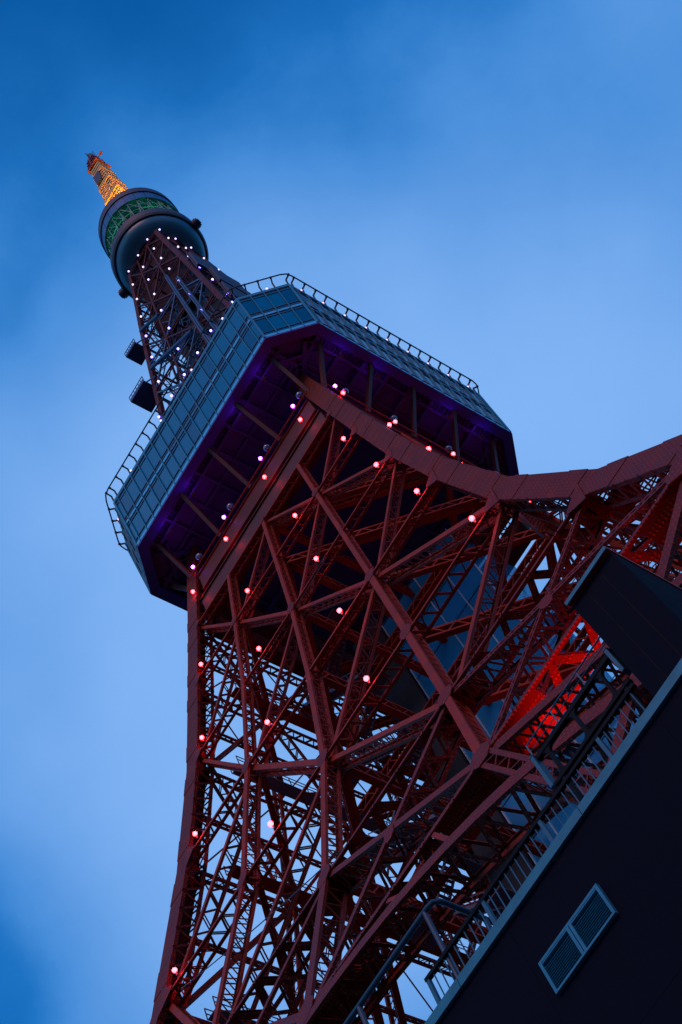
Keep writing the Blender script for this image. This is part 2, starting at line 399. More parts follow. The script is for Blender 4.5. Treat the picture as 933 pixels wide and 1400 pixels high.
def splice(k, z, h, cw):
    R = face(k); w0, w1 = wz(z+h), wz(z-h)
    for ax_ in (0, 1):
        mb = MB(); e = 0.03
        def P(zz, w, i): return R @ (V((w-cw*i, -w-e, zz)) if ax_ == 0 else V((w+e, -w+cw*i, zz)))
        q = [P(z+h, w0, -.02), P(z+h, w0, 1.0), P(z-h, w1, 1.0), P(z-h, w1, -.02)]
        n = R @ (V((0, -1, .2)) if ax_ == 0 else V((1, 0, .2)))
        if (q[1]-q[0]).cross(q[3]-q[0]).dot(n) < 0: q = q[::-1]
        mb.prism(q, n.normalized(), 0.025); mb.build('splice_plate', 'riveted_steel', tower)
for k in range(4):
    zz = [143.0, 136.5]+ZL; 
    for z0, z1 in zip(zz[:-1], zz[1:]):
        column_segment(k, z0, wz(z0), z1, wz(z1), CW if z0 < 140 else 1.3, CW)
    for L in range(0, 8):
        for dz in (1.7, -1.7):
            splice(k, ZL[L]+dz*(1+.12*L), 0.75+.12*L, CW)
    o = MB(); c = face(k) @ V((44-CW/2, -44+CW/2, 0)); o.lathe([(0, 1.3), (2.2, 1.3), (3.0, 0), (3.0, -.3)], 4, c, math.pi/4); o.build('foundation_block', 'wall_panel', tower)

# ring girders under the deck, and the inner diaphragms
for k in range(4):
    R = face(k)
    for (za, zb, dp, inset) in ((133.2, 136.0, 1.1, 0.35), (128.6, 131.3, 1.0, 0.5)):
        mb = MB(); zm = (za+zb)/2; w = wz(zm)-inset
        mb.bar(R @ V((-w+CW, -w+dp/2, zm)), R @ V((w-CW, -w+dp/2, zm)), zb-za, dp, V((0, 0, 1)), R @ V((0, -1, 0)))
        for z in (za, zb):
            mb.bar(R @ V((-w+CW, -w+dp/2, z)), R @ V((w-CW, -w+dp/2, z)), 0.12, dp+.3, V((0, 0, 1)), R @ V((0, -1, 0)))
        mb.build('ring_girder', 'shaded_steel', tower)  # girder shade is in the darkened base colour
    for L in range(0, 6):
        z = ZL[L]-0.2; w = WL[L]
        if k < 2:
            a = R @ V((0, -w+1.2, z)); b = R @ V((0, w-1.2, z))
            laced('diaphragm_beam', a, b, V((0, 0, -1)), 0.5, 1.2, 'red_steel', pitch=1.0)
        a = R @ V((0, -w+1.3, z-.05)); b = R @ V((w-1.3, 0, z-.05))
        if not (k == 0 and L >= 2): laced('diaphragm_beam', a, b, V((0, 0, -1)), 0.45, 1.0, 'red_steel', pitch=1.0)
        if L:
            a = R @ V((-KA*w, -w+1.3, z)); b = R @ V((-w+1.3, -KA*w, z))
            laced('diaphragm_beam', a, b, V((0, 0, -1)), 0.4, 0.9, 'red_steel', pitch=0.9)
            if k in (0, 1): continue
            # catwalk along the inside of the face
            mb = MB(); y0 = -w+1.6; y1 = -w+2.6; xx = w-3.0
            mb.bar(R @ V((-xx, (y0+y1)/2, z-.6)), R @ V((xx, (y0+y1)/2, z-.6)), 0.08, y1-y0, V((0, 0, 1)), R @ V((0, 1, 0)))
            for yy in (y0, y1):
                for hh in (0.0, 0.5): mb.rod(R @ V((-xx, yy, z+hh)), R @ V((xx, yy, z+hh)), 0.06)
                n = int(2*xx/1.6)
                for q in range(n+1): mb.rod(R @ V((-xx+2*xx*q/n, yy, z-.6)), R @ V((-xx+2*xx*q/n, yy, z+.5)), 0.06)
            mb.build('catwalk', 'red_steel' if L % 2 else 'grating', tower)

# ------------------------------------------------------------------ lift shaft and stair
shaft = empty('lift_shaft', tower)
SX0, SX1, SY0, SY1, SZ0, SZ1 = -4.3, 6.5, 4.0, 12.0, 0.0, 129.0
mb = MB(); mb.box((SX0+.15, SY0+.15, SZ0), (SX1-.15, SY1-.15, SZ1)); mb.build('shaft_core', 'shaft_dark', shaft)
PH = 5.16
for q in range(5, 25):
    for i in range(4):
        x0 = SX0+(SX1-SX0)*i/4; x1 = SX0+(SX1-SX0)*(i+1)/4
        mb = MB(); t = random.uniform(-.015, .015)
        mb.box((x0+.05, SY0+t, q*PH+.05), (x1-.05, SY0+.1+t, (q+1)*PH-.05)); mb.build('glass_panel', 'shaft_glass', shaft)
    for i in range(3):
        y0 = SY0+(SY1-SY0)*i/3; y1 = SY0+(SY1-SY0)*(i+1)/3
        mb = MB(); mb.box((SX1-.1, y0+.05, q*PH+.05), (SX1, y1-.05, (q+1)*PH-.05)); mb.build('glass_panel', 'shaft_glass', shaft)
for i in range(5):
    mb = MB(); x = SX0+(SX1-SX0)*i/4; mb.box((x-.05, SY0-.14, 20), (x+.05, SY0+.02, SZ1)); mb.build('shaft_mullion', 'shaft_frame', shaft)
for q in range(5, 26):
    mb = MB(); mb.box((SX0, SY0-.07, q*PH-.05), (SX1, SY0+.03, q*PH+.05)); mb.build('shaft_transom', 'rail_teal', shaft)
mb = MB(); mb.box((-8.0, 3.6, 90), (-4.5, 10.5, 131)); mb.build('service_shaft', 'shaft_dark', tower)
# open stair climbing behind the near left face
for q in range(14):
    z0 = 54+q*5.4; z1 = z0+5.4; s = 1 if q % 2 else -1; yb = 1.0 if q % 2 else -0.4
    mb = MB(); xa, xb = -9.5-3.2*s, -9.5+3.2*s
    for yy in (yb-.55, yb+.55):
        mb.rod((xa, yy, z0), (xb, yy, z1), 0.08, 0.3); mb.rod((xa, yy, z0+1), (xb, yy, z1+1), 0.06)
        for i in range(7): mb.rod((xa+(xb-xa)*i/6, yy, z0+(z1-z0)*i/6), (xa+(xb-xa)*i/6, yy, z0+1+(z1-z0)*i/6), 0.05)
    for i in range(20):
        f_ = (i+.5)/20; mb.box((xa+(xb-xa)*f_-.13, yb-.5, z0+(z1-z0)*f_), (xa+(xb-xa)*f_+.13, yb+.5, z0+(z1-z0)*f_+.04))
    mb.box((min(xb, xb+s*1.3), -1.0, z1-.06), (max(xb, xb+s*1.3), 1.6, z1+.02))
    mb.build('stair_flight', 'grating', tower)
# thin cables strung across
for (a, b) in ((fp(0, -10, 110, -1), fp(0, 5, 106.9, .1)), (fp(0, -10.2, 109.4, -1), fp(0, 5, 106.3, .1)), (fp(0, -16, 79.5, .1), fp(0, 2, 68.5, -.5)), (fp(3, 2, 84, -2), fp(3, 4, 60, -2)), (fp(2, 3, 95, -2), fp(2, 5, 60, -2)), (fp(2, -8, 96, -2), fp(2, -5, 56, -2)), (fp(3, 8, 96, -2), fp(3, 6, 70, -3))):
    mb = MB(); pts = [a.lerp(b, i/10)-V((0, 0, 0.25*math.sin(math.pi*i/10))) for i in range(11)]; mb.tube(pts, 0.035, 5); mb.build('cable', 'cable', tower)

# ------------------------------------------------------------------ main deck
deck = empty('main_deck', tower)
ZB, ZT = 143.0, 154.7
AB, BB, AT, BT = 11.75, 15.42, 12.1, 15.98
def octo(a, b, z): return [V((x, y, z)) for x, y in ((-a, -b), (a, -b), (b, -a), (b, a), (a, b), (-a, b), (-b, a), (-b, -a))]
ob, ot = octo(AB, BB, ZB), octo(AT, BT, ZT)
mb = MB(); ins = 0.3
ib, it = octo(AB-.1, BB-ins, ZB+.2), octo(AT-.1, BT-ins, ZT-.2)
mb.v += ib+it
for i in range(8): mb.f.append((i, (i+1) % 8, 8+(i+1) % 8, 8+i))
mb.f.append(tuple(range(8, 16))); mb.build('deck_core', 'deck_core', deck)
rows = [('big', .115, .405), ('big', .575, .885)]
narrow = [(.056, .102), (.417, .455), (.527, .561), (.899, .942)]
for s in range(8):
    b0, b1, t0, t1 = ob[s], ob[(s+1) % 8], ot[s], ot[(s+1) % 8]
    nrm = (b1-b0).cross(t0-b0).normalized()
    if nrm.dot(b0+b1) < 0: nrm = -nrm
    bays = ([.5]+[1]*17+[.5]) if s % 2 == 0 else [1]*4
    tot = sum(bays); us = [0]
    for q in bays: us.append(us[-1]+q/tot)
    def S(u, v, o=0.0):
        return (b0.lerp(b1, u)).lerp(t0.lerp(t1, u), v)+nrm*o
    L = (b1-b0).length
    nb = MB(); sp = MB(); g = 0.045/L; hh = 11.7
    for bi, (u0, u1) in enumerate(zip(us[:-1], us[1:])):
        for (_, v0, v1) in rows:
            mb = MB(); t = random.uniform(-.012, .012); t2 = random.uniform(-.012, .012)
            mb.prism([S(u0+g, v0, -.06+t), S(u1-g, v0, -.06-t), S(u1-g, v1, -.06+t2-t), S(u0+g, v1, -.06+t2+t)], nrm, 0.05)
            mb.build('window_pane', 'glass' if random.random() < .8 else 'glass_dim', deck)
        for (v0, v1) in narrow:
            nb.prism([S(u0+g, v0, -.07), S(u1-g, v0, -.07), S(u1-g, v1, -.07), S(u0+g, v1, -.07)], nrm, 0.05)
        mb = MB(); mb.prism([S(u0+g, .466, -.05), S(u1-g, .466, -.05), S(u1-g, .518, -.05), S(u0+g, .518, -.05)], nrm, 0.05)
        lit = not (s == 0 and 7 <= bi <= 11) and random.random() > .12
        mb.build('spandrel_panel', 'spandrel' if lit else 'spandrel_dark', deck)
    for v in (.049, .1085, .411, .4605, .5225, .568, .892, .947):
        mb = MB(); mb.prism([S(0, v-.0052, .0), S(1, v-.0052, .0), S(1, v+.0052, .0), S(0, v+.0052, .0)], nrm, .12); mb.build('transom_bar', 'rail_dark', deck)
    o = nb.build('transom_glazing', 'glass', deck); o['kind'] = 'stuff'
    mb = MB(); mb.prism([S(0, 0, .02), S(1, 0, .02), S(1, .046, .02), S(0, .046, .02)], nrm, .2); mb.build('sill_band', 'spandrel', deck)
    mb = MB(); mb.prism([S(0, .952, .04), S(1, .952, .04), S(1, 1, .04), S(0, 1, .04)], nrm, .25); mb.build('roof_edge', 'mullion', deck)
    tn = (b1-b0).normalized()
    for i, u in enumerate(us):
        if i == len(us)-1: continue
        wd = 0.075 if i else 0.22
        mb = MB(); mb.bar(S(u, .0, .02), S(u, .96, .02), wd, 0.17, tn, nrm); mb.build('mullion', 'mullion', deck)
    # handrail brackets on the roof edge
    for i, u in enumerate(us):
        if i == len(us)-1: continue
        mb = MB(); p = S(u, 1.0, -.05); q = p+V((0, 0, 1.25))+nrm*.12; e = q+nrm*.62+V((0, 0, .18))
        mb.rod(p, q, 0.13, 0.13); mb.rod(q, e, 0.12, 0.2); mb.rod(e-nrm*.12-V((0, 0, .02)), e+V((0, 0, .16)), 0.2); mb.build('rail_bracket', 'rail_dark', deck)
    n = 11 if s == 2 else 8
    if s in (0, 1, 2, 7):
        n = {0: 4, 1: 1, 2: 9, 7: 1}[s]
        for i in range(n):
            mb = MB(); p = S((i+.6)/n, 1.0, .02); mb.lathe([(0, .1), (.1, .07), (.13, 0), (.1, -.07), (0, -.1)], 10, p+V((0, 0, .25))); mb.build('roof_lamp', 'bulb_roof', deck, True)
ring = []
orr = octo(AT+.25, BT+.69, ZT+1.5)
for i in range(8):
    p = orr[i]; a = orr[i-1]; b = orr[(i+1) % 8]
    d0 = (a-p).normalized(); d1 = (b-p).normalized()
    for q in (-1, -.5, 0, .5, 1):
        ring.append(p+(d0*max(0, -q)+d1*max(0, q))*.7+(d0+d1)*.16*(1-abs(q)))
mb = MB(); mb.tube(ring, 0.075, 8, True); mb.build('handrail', 'rail_dark', deck)
mb = MB(); mb.prism(octo(AT-.2, BT-.15, ZT-.02), V((0, 0, 1)), .3); mb.build('roof_slab', 'roof', deck)
# soffit: rim, ceiling, beams
mb = MB(); o1 = octo(AB+.02, BB+.05, ZB); o2 = octo(AB-.42, BB-1.05, ZB-.0); o3 = octo(AB+.02, BB+.05, ZB-.35); o4 = octo(AB-.4, BB-.95, ZB-.35)
mb.v += o1+o3+o4+o2
for i in range(8):
    j = (i+1) % 8
    for r in range(3): mb.f.append((r*8+i, r*8+j, r*8+8+j, r*8+8+i))
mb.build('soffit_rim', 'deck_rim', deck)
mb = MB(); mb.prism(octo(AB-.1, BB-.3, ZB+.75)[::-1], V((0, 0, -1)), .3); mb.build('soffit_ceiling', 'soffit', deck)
for s in range(4):
    R = face(s)
    for i in range(-4, 5):
        mb = MB(); x = i*2.72
        mb.box((0, 0, 0), (0, 0, 0)) if False else None
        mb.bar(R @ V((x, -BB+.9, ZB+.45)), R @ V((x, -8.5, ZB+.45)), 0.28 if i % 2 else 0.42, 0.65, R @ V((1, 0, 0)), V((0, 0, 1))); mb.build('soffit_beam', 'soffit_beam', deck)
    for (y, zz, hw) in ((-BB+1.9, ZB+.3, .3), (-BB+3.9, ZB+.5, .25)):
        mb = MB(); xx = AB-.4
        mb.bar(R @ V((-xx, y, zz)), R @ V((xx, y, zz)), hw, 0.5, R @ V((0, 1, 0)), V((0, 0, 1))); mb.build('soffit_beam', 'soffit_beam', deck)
    mb = MB()
    for i in range(60):
        x = -AB+.6+i*(2*AB-1.2)/59; mb.bar(R @ V((x, -BB+1.0, ZB+.3)), R @ V((x, -BB+1.75, ZB+.3)), 0.05, 0.25, R @ V((1, 0, 0)), V((0, 0, 1)))
    o = mb.build('soffit_fins', 'soffit_beam', deck); o['kind'] = 'stuff'
    for (a, b) in ((-1, 1),):   # corner beam
        mb = MB(); mb.bar(R @ V((BB-2.1, -AB-.5+.4, ZB+.4)), R @ V((9.4, -9.4, ZB+.4)), 0.45, 0.7, (R @ V((1, 1, 0))).normalized(), V((0, 0, 1))); mb.build('soffit_beam', 'soffit_beam', deck)
        mb = MB(); mb.bar(R @ V((AB-1.5, -BB+2.4, ZB+.3)), R @ V((BB-2.4, -AB+1.5, ZB+.3)), 0.3, 0.5, (R @ V((1, -1, 0))).normalized(), V((0, 0, 1))); mb.build('soffit_beam', 'soffit_beam', deck)
    # steel brackets from girder to soffit
    for x, xs in ((-10.3, -10.6), (-5.4, -5.1), (0, 0), (5.2, 5.0), (10.3, 10.4)):
        ed = abs(x) > 8
        a = R @ V((x, -11.25, 136.6)); b = R @ V((xs, -13.8 if ed else -14.5, 142.75))
        mb = MB(); mb.rod(a, b, 0.36, 0.42); mb.rod(a, R @ V((x*.98, -9.5, 141.5)), 0.22, 0.26); mb.build('deck_bracket', 'shaded_steel', tower)  # brackets share the girders' colour with shade painted in
    # pipe that carries the violet lamps
    mb = MB(); mb.tube([R @ V((-10.4, -11.75, 136.4)), R @ V((10.4, -11.75, 136.4))], 0.07, 6); mb.build('lamp_pipe', 'red_steel', tower)

# ------------------------------------------------------------------ upper shaft
UB = {0: 3, 1: 3, 2: 3, 3: 3, 4: 3, 5: 3}
for k in range(4):
    R = face(k)
    for L in range(1, len(ZU)-1):
        z0, z1 = ZU[L], ZU[L+1]; w0, w1 = WU[L], WU[L+1]
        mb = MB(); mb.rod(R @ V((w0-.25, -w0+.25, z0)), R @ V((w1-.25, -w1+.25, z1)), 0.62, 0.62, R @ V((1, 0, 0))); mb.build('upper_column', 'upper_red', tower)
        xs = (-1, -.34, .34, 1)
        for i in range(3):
            mat_ = 'teal_steel' if (L <= 6 and (i+L+k) % 2) else 'upper_red'  # blue light on red struts put into their colour, lower half only
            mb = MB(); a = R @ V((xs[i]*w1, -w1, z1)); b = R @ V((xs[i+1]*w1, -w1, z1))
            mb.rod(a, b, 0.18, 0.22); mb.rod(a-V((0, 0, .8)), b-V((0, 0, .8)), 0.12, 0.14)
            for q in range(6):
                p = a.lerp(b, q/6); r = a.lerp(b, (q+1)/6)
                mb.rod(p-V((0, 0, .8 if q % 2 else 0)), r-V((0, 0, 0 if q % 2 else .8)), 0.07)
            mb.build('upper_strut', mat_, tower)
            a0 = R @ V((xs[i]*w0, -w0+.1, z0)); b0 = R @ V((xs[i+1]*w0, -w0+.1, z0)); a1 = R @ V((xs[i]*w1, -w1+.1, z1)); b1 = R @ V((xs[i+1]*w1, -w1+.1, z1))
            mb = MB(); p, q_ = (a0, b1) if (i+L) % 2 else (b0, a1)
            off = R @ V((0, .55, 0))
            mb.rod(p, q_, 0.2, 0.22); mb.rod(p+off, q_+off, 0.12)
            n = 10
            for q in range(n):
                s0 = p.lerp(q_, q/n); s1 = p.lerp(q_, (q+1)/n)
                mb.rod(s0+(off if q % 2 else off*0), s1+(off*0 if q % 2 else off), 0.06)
            mb.build('upper_diagonal', 'teal_steel' if (L < 7 and (i+L) % 3) else 'upper_red', tower)  # teal diagonals: blue light painted in as base colour
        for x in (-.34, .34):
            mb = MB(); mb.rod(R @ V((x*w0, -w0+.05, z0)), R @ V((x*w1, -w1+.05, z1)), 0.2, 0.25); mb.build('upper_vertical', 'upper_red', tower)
        # internal cross bracing
        if k < 2:
            mb = MB(); mb.rod(R @ V((0, -w1, z1-.4)), R @ V((0, w1, z1-.4)), 0.25, 0.4); mb.build('upper_strut', 'upper_red', tower)
# lift and stair core of the upper shaft
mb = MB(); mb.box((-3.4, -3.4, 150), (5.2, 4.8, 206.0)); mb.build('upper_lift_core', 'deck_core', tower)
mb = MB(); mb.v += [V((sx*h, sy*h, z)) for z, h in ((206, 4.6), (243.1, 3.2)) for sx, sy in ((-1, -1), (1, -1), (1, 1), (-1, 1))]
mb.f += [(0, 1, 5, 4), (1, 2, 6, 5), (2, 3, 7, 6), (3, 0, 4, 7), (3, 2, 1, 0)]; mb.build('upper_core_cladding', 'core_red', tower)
for q in range(18):
    z0 = 157+q*4.6; s = 1 if q % 2 else -1
    mb = MB()
    for yy in (-3.6, -2.4):
        mb.rod((-2.0*s, yy, z0), (2.0*s, yy, z0+4.6), 0.1, 0.28); mb.rod((-2.0*s, yy, z0+1), (2.0*s, yy, z0+5.6), 0.06)
    for i in range(12): mb.box((-2.0*s+4*s*i/12-.12, -3.6, z0+4.6*i/12), (-2.0*s+4*s*i/12+.12, -2.4, z0+4.6*i/12+.04))
    mb.build('stair_flight', 'teal_steel', tower)
# pale cable trays leaning down the near face
for (x0, z0, x1, z1, yo) in ((2.2, 216, 3.4, 176, 0.5), (3.6, 210, 5.2, 172, .4), (-6.2, 196, 1.8, 188, .5), (-5.6, 213, -1.8, 208.5, .4)):
    laced('cable_tray', V((x0, -wz(z0)-yo, z0)), V((x1, -wz(z1)-yo, z1)), V((0, -1, 0)), 0.45, 0.35, 'teal_steel', pitch=0.9, plate=False, lw=0.06)
# thin bracing, ladders and feeders criss-crossing the lower half of the upper shaft
rg = random.Random(5)
for i in range(230):
    za = rg.uniform(157, 213); zb_ = za+rg.uniform(2, 14); k = rg.choice((0, 0, 1, 2, 3)); R = face(k)
    wa, wb = wz(za)-.3, wz(min(zb_, 215))-.3
    p = R @ V((rg.uniform(-.95, .95)*wa, -wa*rg.uniform(.35, 1), za)); q = R @ V((rg.uniform(-.95, .95)*wb, -wb*rg.uniform(.35, 1), min(zb_, 215)))
    mb = MB(); t = rg.uniform(.07, .18); mb.rod(p, q, t)
    if i % 4 == 0:
        off = V((.4, 0, 0)); mb.rod(p+off, q+off, t)
        n = int((q-p).length/.8)
        for j in range(n): mb.rod(p.lerp(q, j/n), p.lerp(q, j/n)+off, .05)
    mb.build('bracing_rod', rg.choice(('teal_steel', 'teal_steel', 'equipment', 'upper_red')), tower)  # teal rods carry the blue light in their colour
# equipment platforms and panels
def platform(c, sx, sy, h, rail=True, m='platform_blue'):
    mb = MB(); x, y, z = c
    mb.box((x-sx, y-sy, z), (x+sx, y+sy, z+.25))
    mb.box((x-sx, y-sy, z+.25), (x+sx, y-sy+.1, z+h)); mb.box((x-sx, y-sy+.1, z+.25), (x-sx+.1, y+sy, z+h))
    if rail:
        for i in range(7):
            p = (x-sx+2*sx*i/6, y-sy+.05); mb.rod((*p, z+h), (*p, z+h+.9), 0.07)
        mb.rod((x-sx, y-sy+.05, z+h+.9), (x+sx, y-sy+.05, z+h+.9), 0.09)
    for i in (-1, 1):
        mb.rod((x+sx*.9, y+i*sy*.8, z), (x+sx+1.6, y+i*sy*.8, z-2.2), 0.14)
    return mb.build('equipment_platform', m, tower)
platform((-7.6, -6.2, 208), 1.2, 1.2, .8)
platform((-9.0, -6.7, 193), 1.6, 1.5, .9)
for (x, y0, y1, z0, z1) in ((6.9, -6.4, -2.2, 205, 211.5), (7.6, -5.4, -1.0, 196.5, 203.0), (7.9, -6.2, -2.6, 187, 193)):
    mb = MB(); mb.box((x, y0, z0), (x+.35, y1, z1))
    for i in range(4):
        yy = y0+(y1-y0)*i/3; mb.rod((x-.12, yy, z0-.6), (x-.12, yy, z1+.6), 0.14)
    for zz in (z0, (z0+z1)/2, z1): mb.rod((x-.2, y0, zz), (x-.2, y1, zz), 0.14); 
    for zz in (z0+.4, z1-.4): mb.rod((x-1.7, y0+.4, zz), (x-.1, y0+.4, zz), .14); mb.rod((x-1.7, y1-.4, zz), (x-.1, y1-.4, zz), .14)
    mb.build('antenna_panel', 'equipment', tower)
# small side platforms along the right edge
for z in (176, 183.5, 191, 199, 206.5):
    mb = MB(); w = wz(z)
    for yy in (w-2.4, w-.9):
        mb.rod((w, yy, z), (w+1.3, yy, z), .12); mb.rod((w+1.25, yy, z), (w+1.25, yy, z+1.1), .09); mb.rod((w, yy, z+1.1), (w+1.3, yy, z+1.1), .07)
    mb.box((w-.1, w-2.5, z), (w+1.3, w-.8, z+.1)); mb.build('side_platform', 'dark_steel', tower)

# ------------------------------------------------------------------ upper deck
ud = empty('upper_deck', tower)
mb = MB(); mb.lathe([(4.2, 242.9), (5.4, 243.05), (6.3, 243.6), (6.85, 244.4), (7.0, 245.1)], 72); mb.build('dome_soffit', 'dome', ud, True)
mb = MB(); mb.lathe([(6.95, 245.0), (7.25, 244.9), (7.5, 245.3), (7.5, 247.6), (7.2, 248.0), (5.2, 248.1)], 72); mb.build('lower_ring', 'ring_dark', ud)
mb = MB(); mb.lathe([(0, 243.2), (4.3, 243.2), (4.3, 260.5)], 24); mb.build('inner_drum', 'deck_core', ud)
mb = MB(); mb.lathe([(4.2, 260.2), (6.55, 260.0)], 72); mb.build('ring_ceiling', 'teal_steel', ud)
for i in range(24):
    an = 2*math.pi*i/24; a2 = 2*math.pi*(i+1)/24
    mb = MB(); q = []
    for r, z in ((6.72, 259.4), (6.72, 263.4)): q.append([V((r*math.cos(t), r*math.sin(t), z)) for t in (an+.008, an*.5+a2*.5, a2-.008)])
    for j in range(2):
        n = V((math.cos((an+a2)/2), math.sin((an+a2)/2), 0)); mb.prism([q[0][j], q[0][j+1], q[1][j+1], q[1][j]], n, .12)
    mb.build('band_panel', 'band_panel', ud)
    # green-lit lattice of the open storey
    m2 = MB(); P = lambda r, z, t: V((r*math.cos(t), r*math.sin(t), z))
    m2.rod(P(6.4, 248, an), P(6.4, 260, an), .1); m2.rod(P(5.0, 248, an), P(6.4, 257, a2), .08); m2.rod(P(6.4, 257, an), P(6.4, 257, a2), .07); m2.rod(P(6.4, 251, an), P(6.4, 251, a2), .07); 
    m2.rod(P(6.4, 248, an), P(6.4, 254, a2), .1); m2.rod(P(6.4, 254, a2), P(6.4, 260, an), .1); m2.rod(P(6.4, 254, an), P(6.4, 254, a2), .12)
    m2.rod(P(6.4, 260, an), P(4.4, 255, an), .1)
    if i % 4 == 1:
        m2.lathe([(0, 0), (.5, .1), (.62, .5), (.5, 1.4), (0, 1.5)], 10, P(5.4, 250.5, an))
        m2.rod(P(5.4, 248, an), P(5.4, 250.6, an), .2)
    m2.build('lattice_panel', 'pale_steel', ud)
mb = MB(); mb.lathe([(6.5, 259.3), (6.6, 259.3), (6.6, 263.5)], 72); mb.build('band_core', 'ring_dark', ud)
mb = MB(); mb.lathe([(6.6, 263.5), (6.9, 263.5), (6.9, 266.2), (6.6, 266.5), (0, 266.6)], 72); mb.build('cap_ring', 'ring_dark', ud)
for i in range(6):
    an = 2*math.pi*(i+.5)/6; mb = MB(); c = V((5.2*math.cos(an), 5.2*math.sin(an), 249.0)); mb.lathe([(0, .3), (.3, .25), (.35, 0), (0, -.1)], 10, c); mb.build('green_lamp', 'flood_green', ud, True)
for an in (math.radians(197), math.radians(15), math.radians(100)):    # drum antennas on the rim
    mb = MB(); d = V((math.cos(an), math.sin(an), 0)); t = V((-d.y, d.x, 0)); c = d*7.5+V((0, 0, 245.6)); pts = []
    for q in range(20):
        a_ = 2*math.pi*q/20; pts.append((t*math.cos(a_)+V((0, 0, 1))*math.sin(a_))*.85)
    mb.prism([c+d*.55+p for p in pts], d, .7); mb.prism([c+d*.8+p*.85 for p in pts], d, .25); mb.prism([c+d*.95+p*.55 for p in pts], d, .15); mb.build('drum_antenna', 'equipment', ud)

# ------------------------------------------------------------------ antenna mast
mast = empty('antenna_mast', tower)
def mw(z): return 1.72+(1.05-1.72)*(z-290)/(318-290) if z > 290 else 1.72+(290-z)*.012
for k in range(4):
    R = face(k)
    mb = MB()
    mb.rod(R @ V((mw(266.5), -mw(266.5), 266.5)), R @ V((mw(290), -mw(290), 290)), .24); mb.rod(R @ V((mw(290), -mw(290), 290)), R @ V((mw(318), -mw(318), 318)), .24); mb.build('mast_column', 'mast_paint', mast)
    if k == 1:
        mb = MB(); mb.prism([R @ V((-mw(290)+.15, -mw(290), 290)), R @ V((mw(290)-.15, -mw(290), 290)), R @ V((mw(316)-.15, -mw(316), 316)), R @ V((-mw(316)+.15, -mw(316), 316))], R @ V((0, -1, 0)), .08); mb.build('mast_panel', 'mast_paint', mast)
for i in range(24):
    z = 268+i*2.1; w = mw(z)+.12+(0.12 if i % 5 == 0 else 0)
    mb = MB()
    for k in range(4):
        R = face(k); mb.rod(R @ V((-w, -w, z)), R @ V((w, -w, z)), .22, 1.05)
    mb.build('mast_rung', 'mast_paint', mast)
mb = MB(); mb.box((-.8, -.8, 266.5), (.8, .8, 318)); mb.build('mast_core', 'deck_core', mast)
mb = MB(); mb.box((-1.2, -2.0, 303), (.5, -1.5, 309)); mb.build('mast_antenna_box', 'equipment', mast)
for (z, w) in ((317.5, 1.7), (320, 1.45), (322.5, 1.3), (325, 1.15)):
    mb = MB(); mb.box((-w, -w, z), (w, w, z+.3))
    for i in range(8):
        an = 2*math.pi*i/8; mb.rod((w*math.cos(an), w*math.sin(an), z+.3), (w*math.cos(an), w*math.sin(an), z+2.2), .13)
    mb.build('mast_platform', 'mast_red', mast)
mb = MB(); mb.box((-.75, -.75, 317.8), (.75, .75, 326.5)); mb.build('mast_head', 'mast_red', mast)
mb = MB(); mb.box((1.8, -.25, 324), (2.7, .25, 324.2)); mb.rod((0, 0, 323.4), (2.0, 0, 324.1), .12); mb.build('mast_arm', 'mast_red', mast)
mb = MB(); mb.tube([(0, 0, 326), (0, 0, 330), (0, 0, 332.6)], .4, 10); mb.build('mast_pole', 'dark_steel', mast)
for i in range(4):
    mb = MB(); z = 327+i*1.5
    for an in (0, math.pi/2):
        mb.rod((-1.2*math.cos(an), -1.2*math.sin(an), z), (1.2*math.cos(an), 1.2*math.sin(an), z), .09)
    mb.build('mast_aerial', 'dark_steel', mast)
mb = MB(); mb.rod((0, 0, 332.6), (0, 0, 334.0), .12); mb.build('mast_tip', 'dark_steel', mast)
for k in range(4):       # orange floodlights standing on the round roof, aimed up the mast
    R = face(k)
    for x in (-1.6, 1.6):
        c = R @ V((x, -4.6, 267.3)); ax = (R @ V((x*.4, -.9, 300))-c).normalized(); sd = ax.cross(V((1, .3, 0))).normalized(); ou = sd.cross(ax)
        mb = MB(); mb.bar(c-ax*.5, c, .8, .8, sd, ou); mb.rod(c-ax*.3, V((c.x, c.y, 266.5)), .15); mb.build('mast_lamp', 'lamp_body', mast)
        mb = MB(); mb.bar(c, c+ax*.03, .7, .7, sd, ou); mb.build('mast_lamp_lens', 'flood_orange', mast)

# ------------------------------------------------------------------ lamps on the tower
def lamp(name, p, upv, outv, bulb, r, label, group, lean=0.0):
    root = empty(name, None, p); tag(root, label, 'lamp', group)
    o = MB(); o.rod(V((0, 0, 0)), upv*.34, 0.09); o.lathe([(0, -.02), (r*.3, 0), (r*.38, .12), (0, .13)], 10, upv*.24)
    o.build('lamp_base', 'lamp_body', root)
    c = upv*(.3+r)+outv*.12
    o = MB(); o.lathe([(0, -r), (r*.62, -r*.78), (r*.95, -r*.3), (r, .05), (r*.85, r*.5), (r*.5, r*.86), (0, r)], 14, c); o.build('bulb', bulb, root, True)
    return root
ordn = ['first', 'second', 'third', 'fourth', 'fifth', 'sixth', 'seventh', 'eighth', 'ninth', 'tenth']
posn = ['beside the far left column', 'second from the far left column', 'second from the curved column', 'beside the curved column']
posr = ['beside the curved column', 'second from the curved column', 'third from the curved column', 'farthest from the curved column']
UPV = V((0, 0, 1))
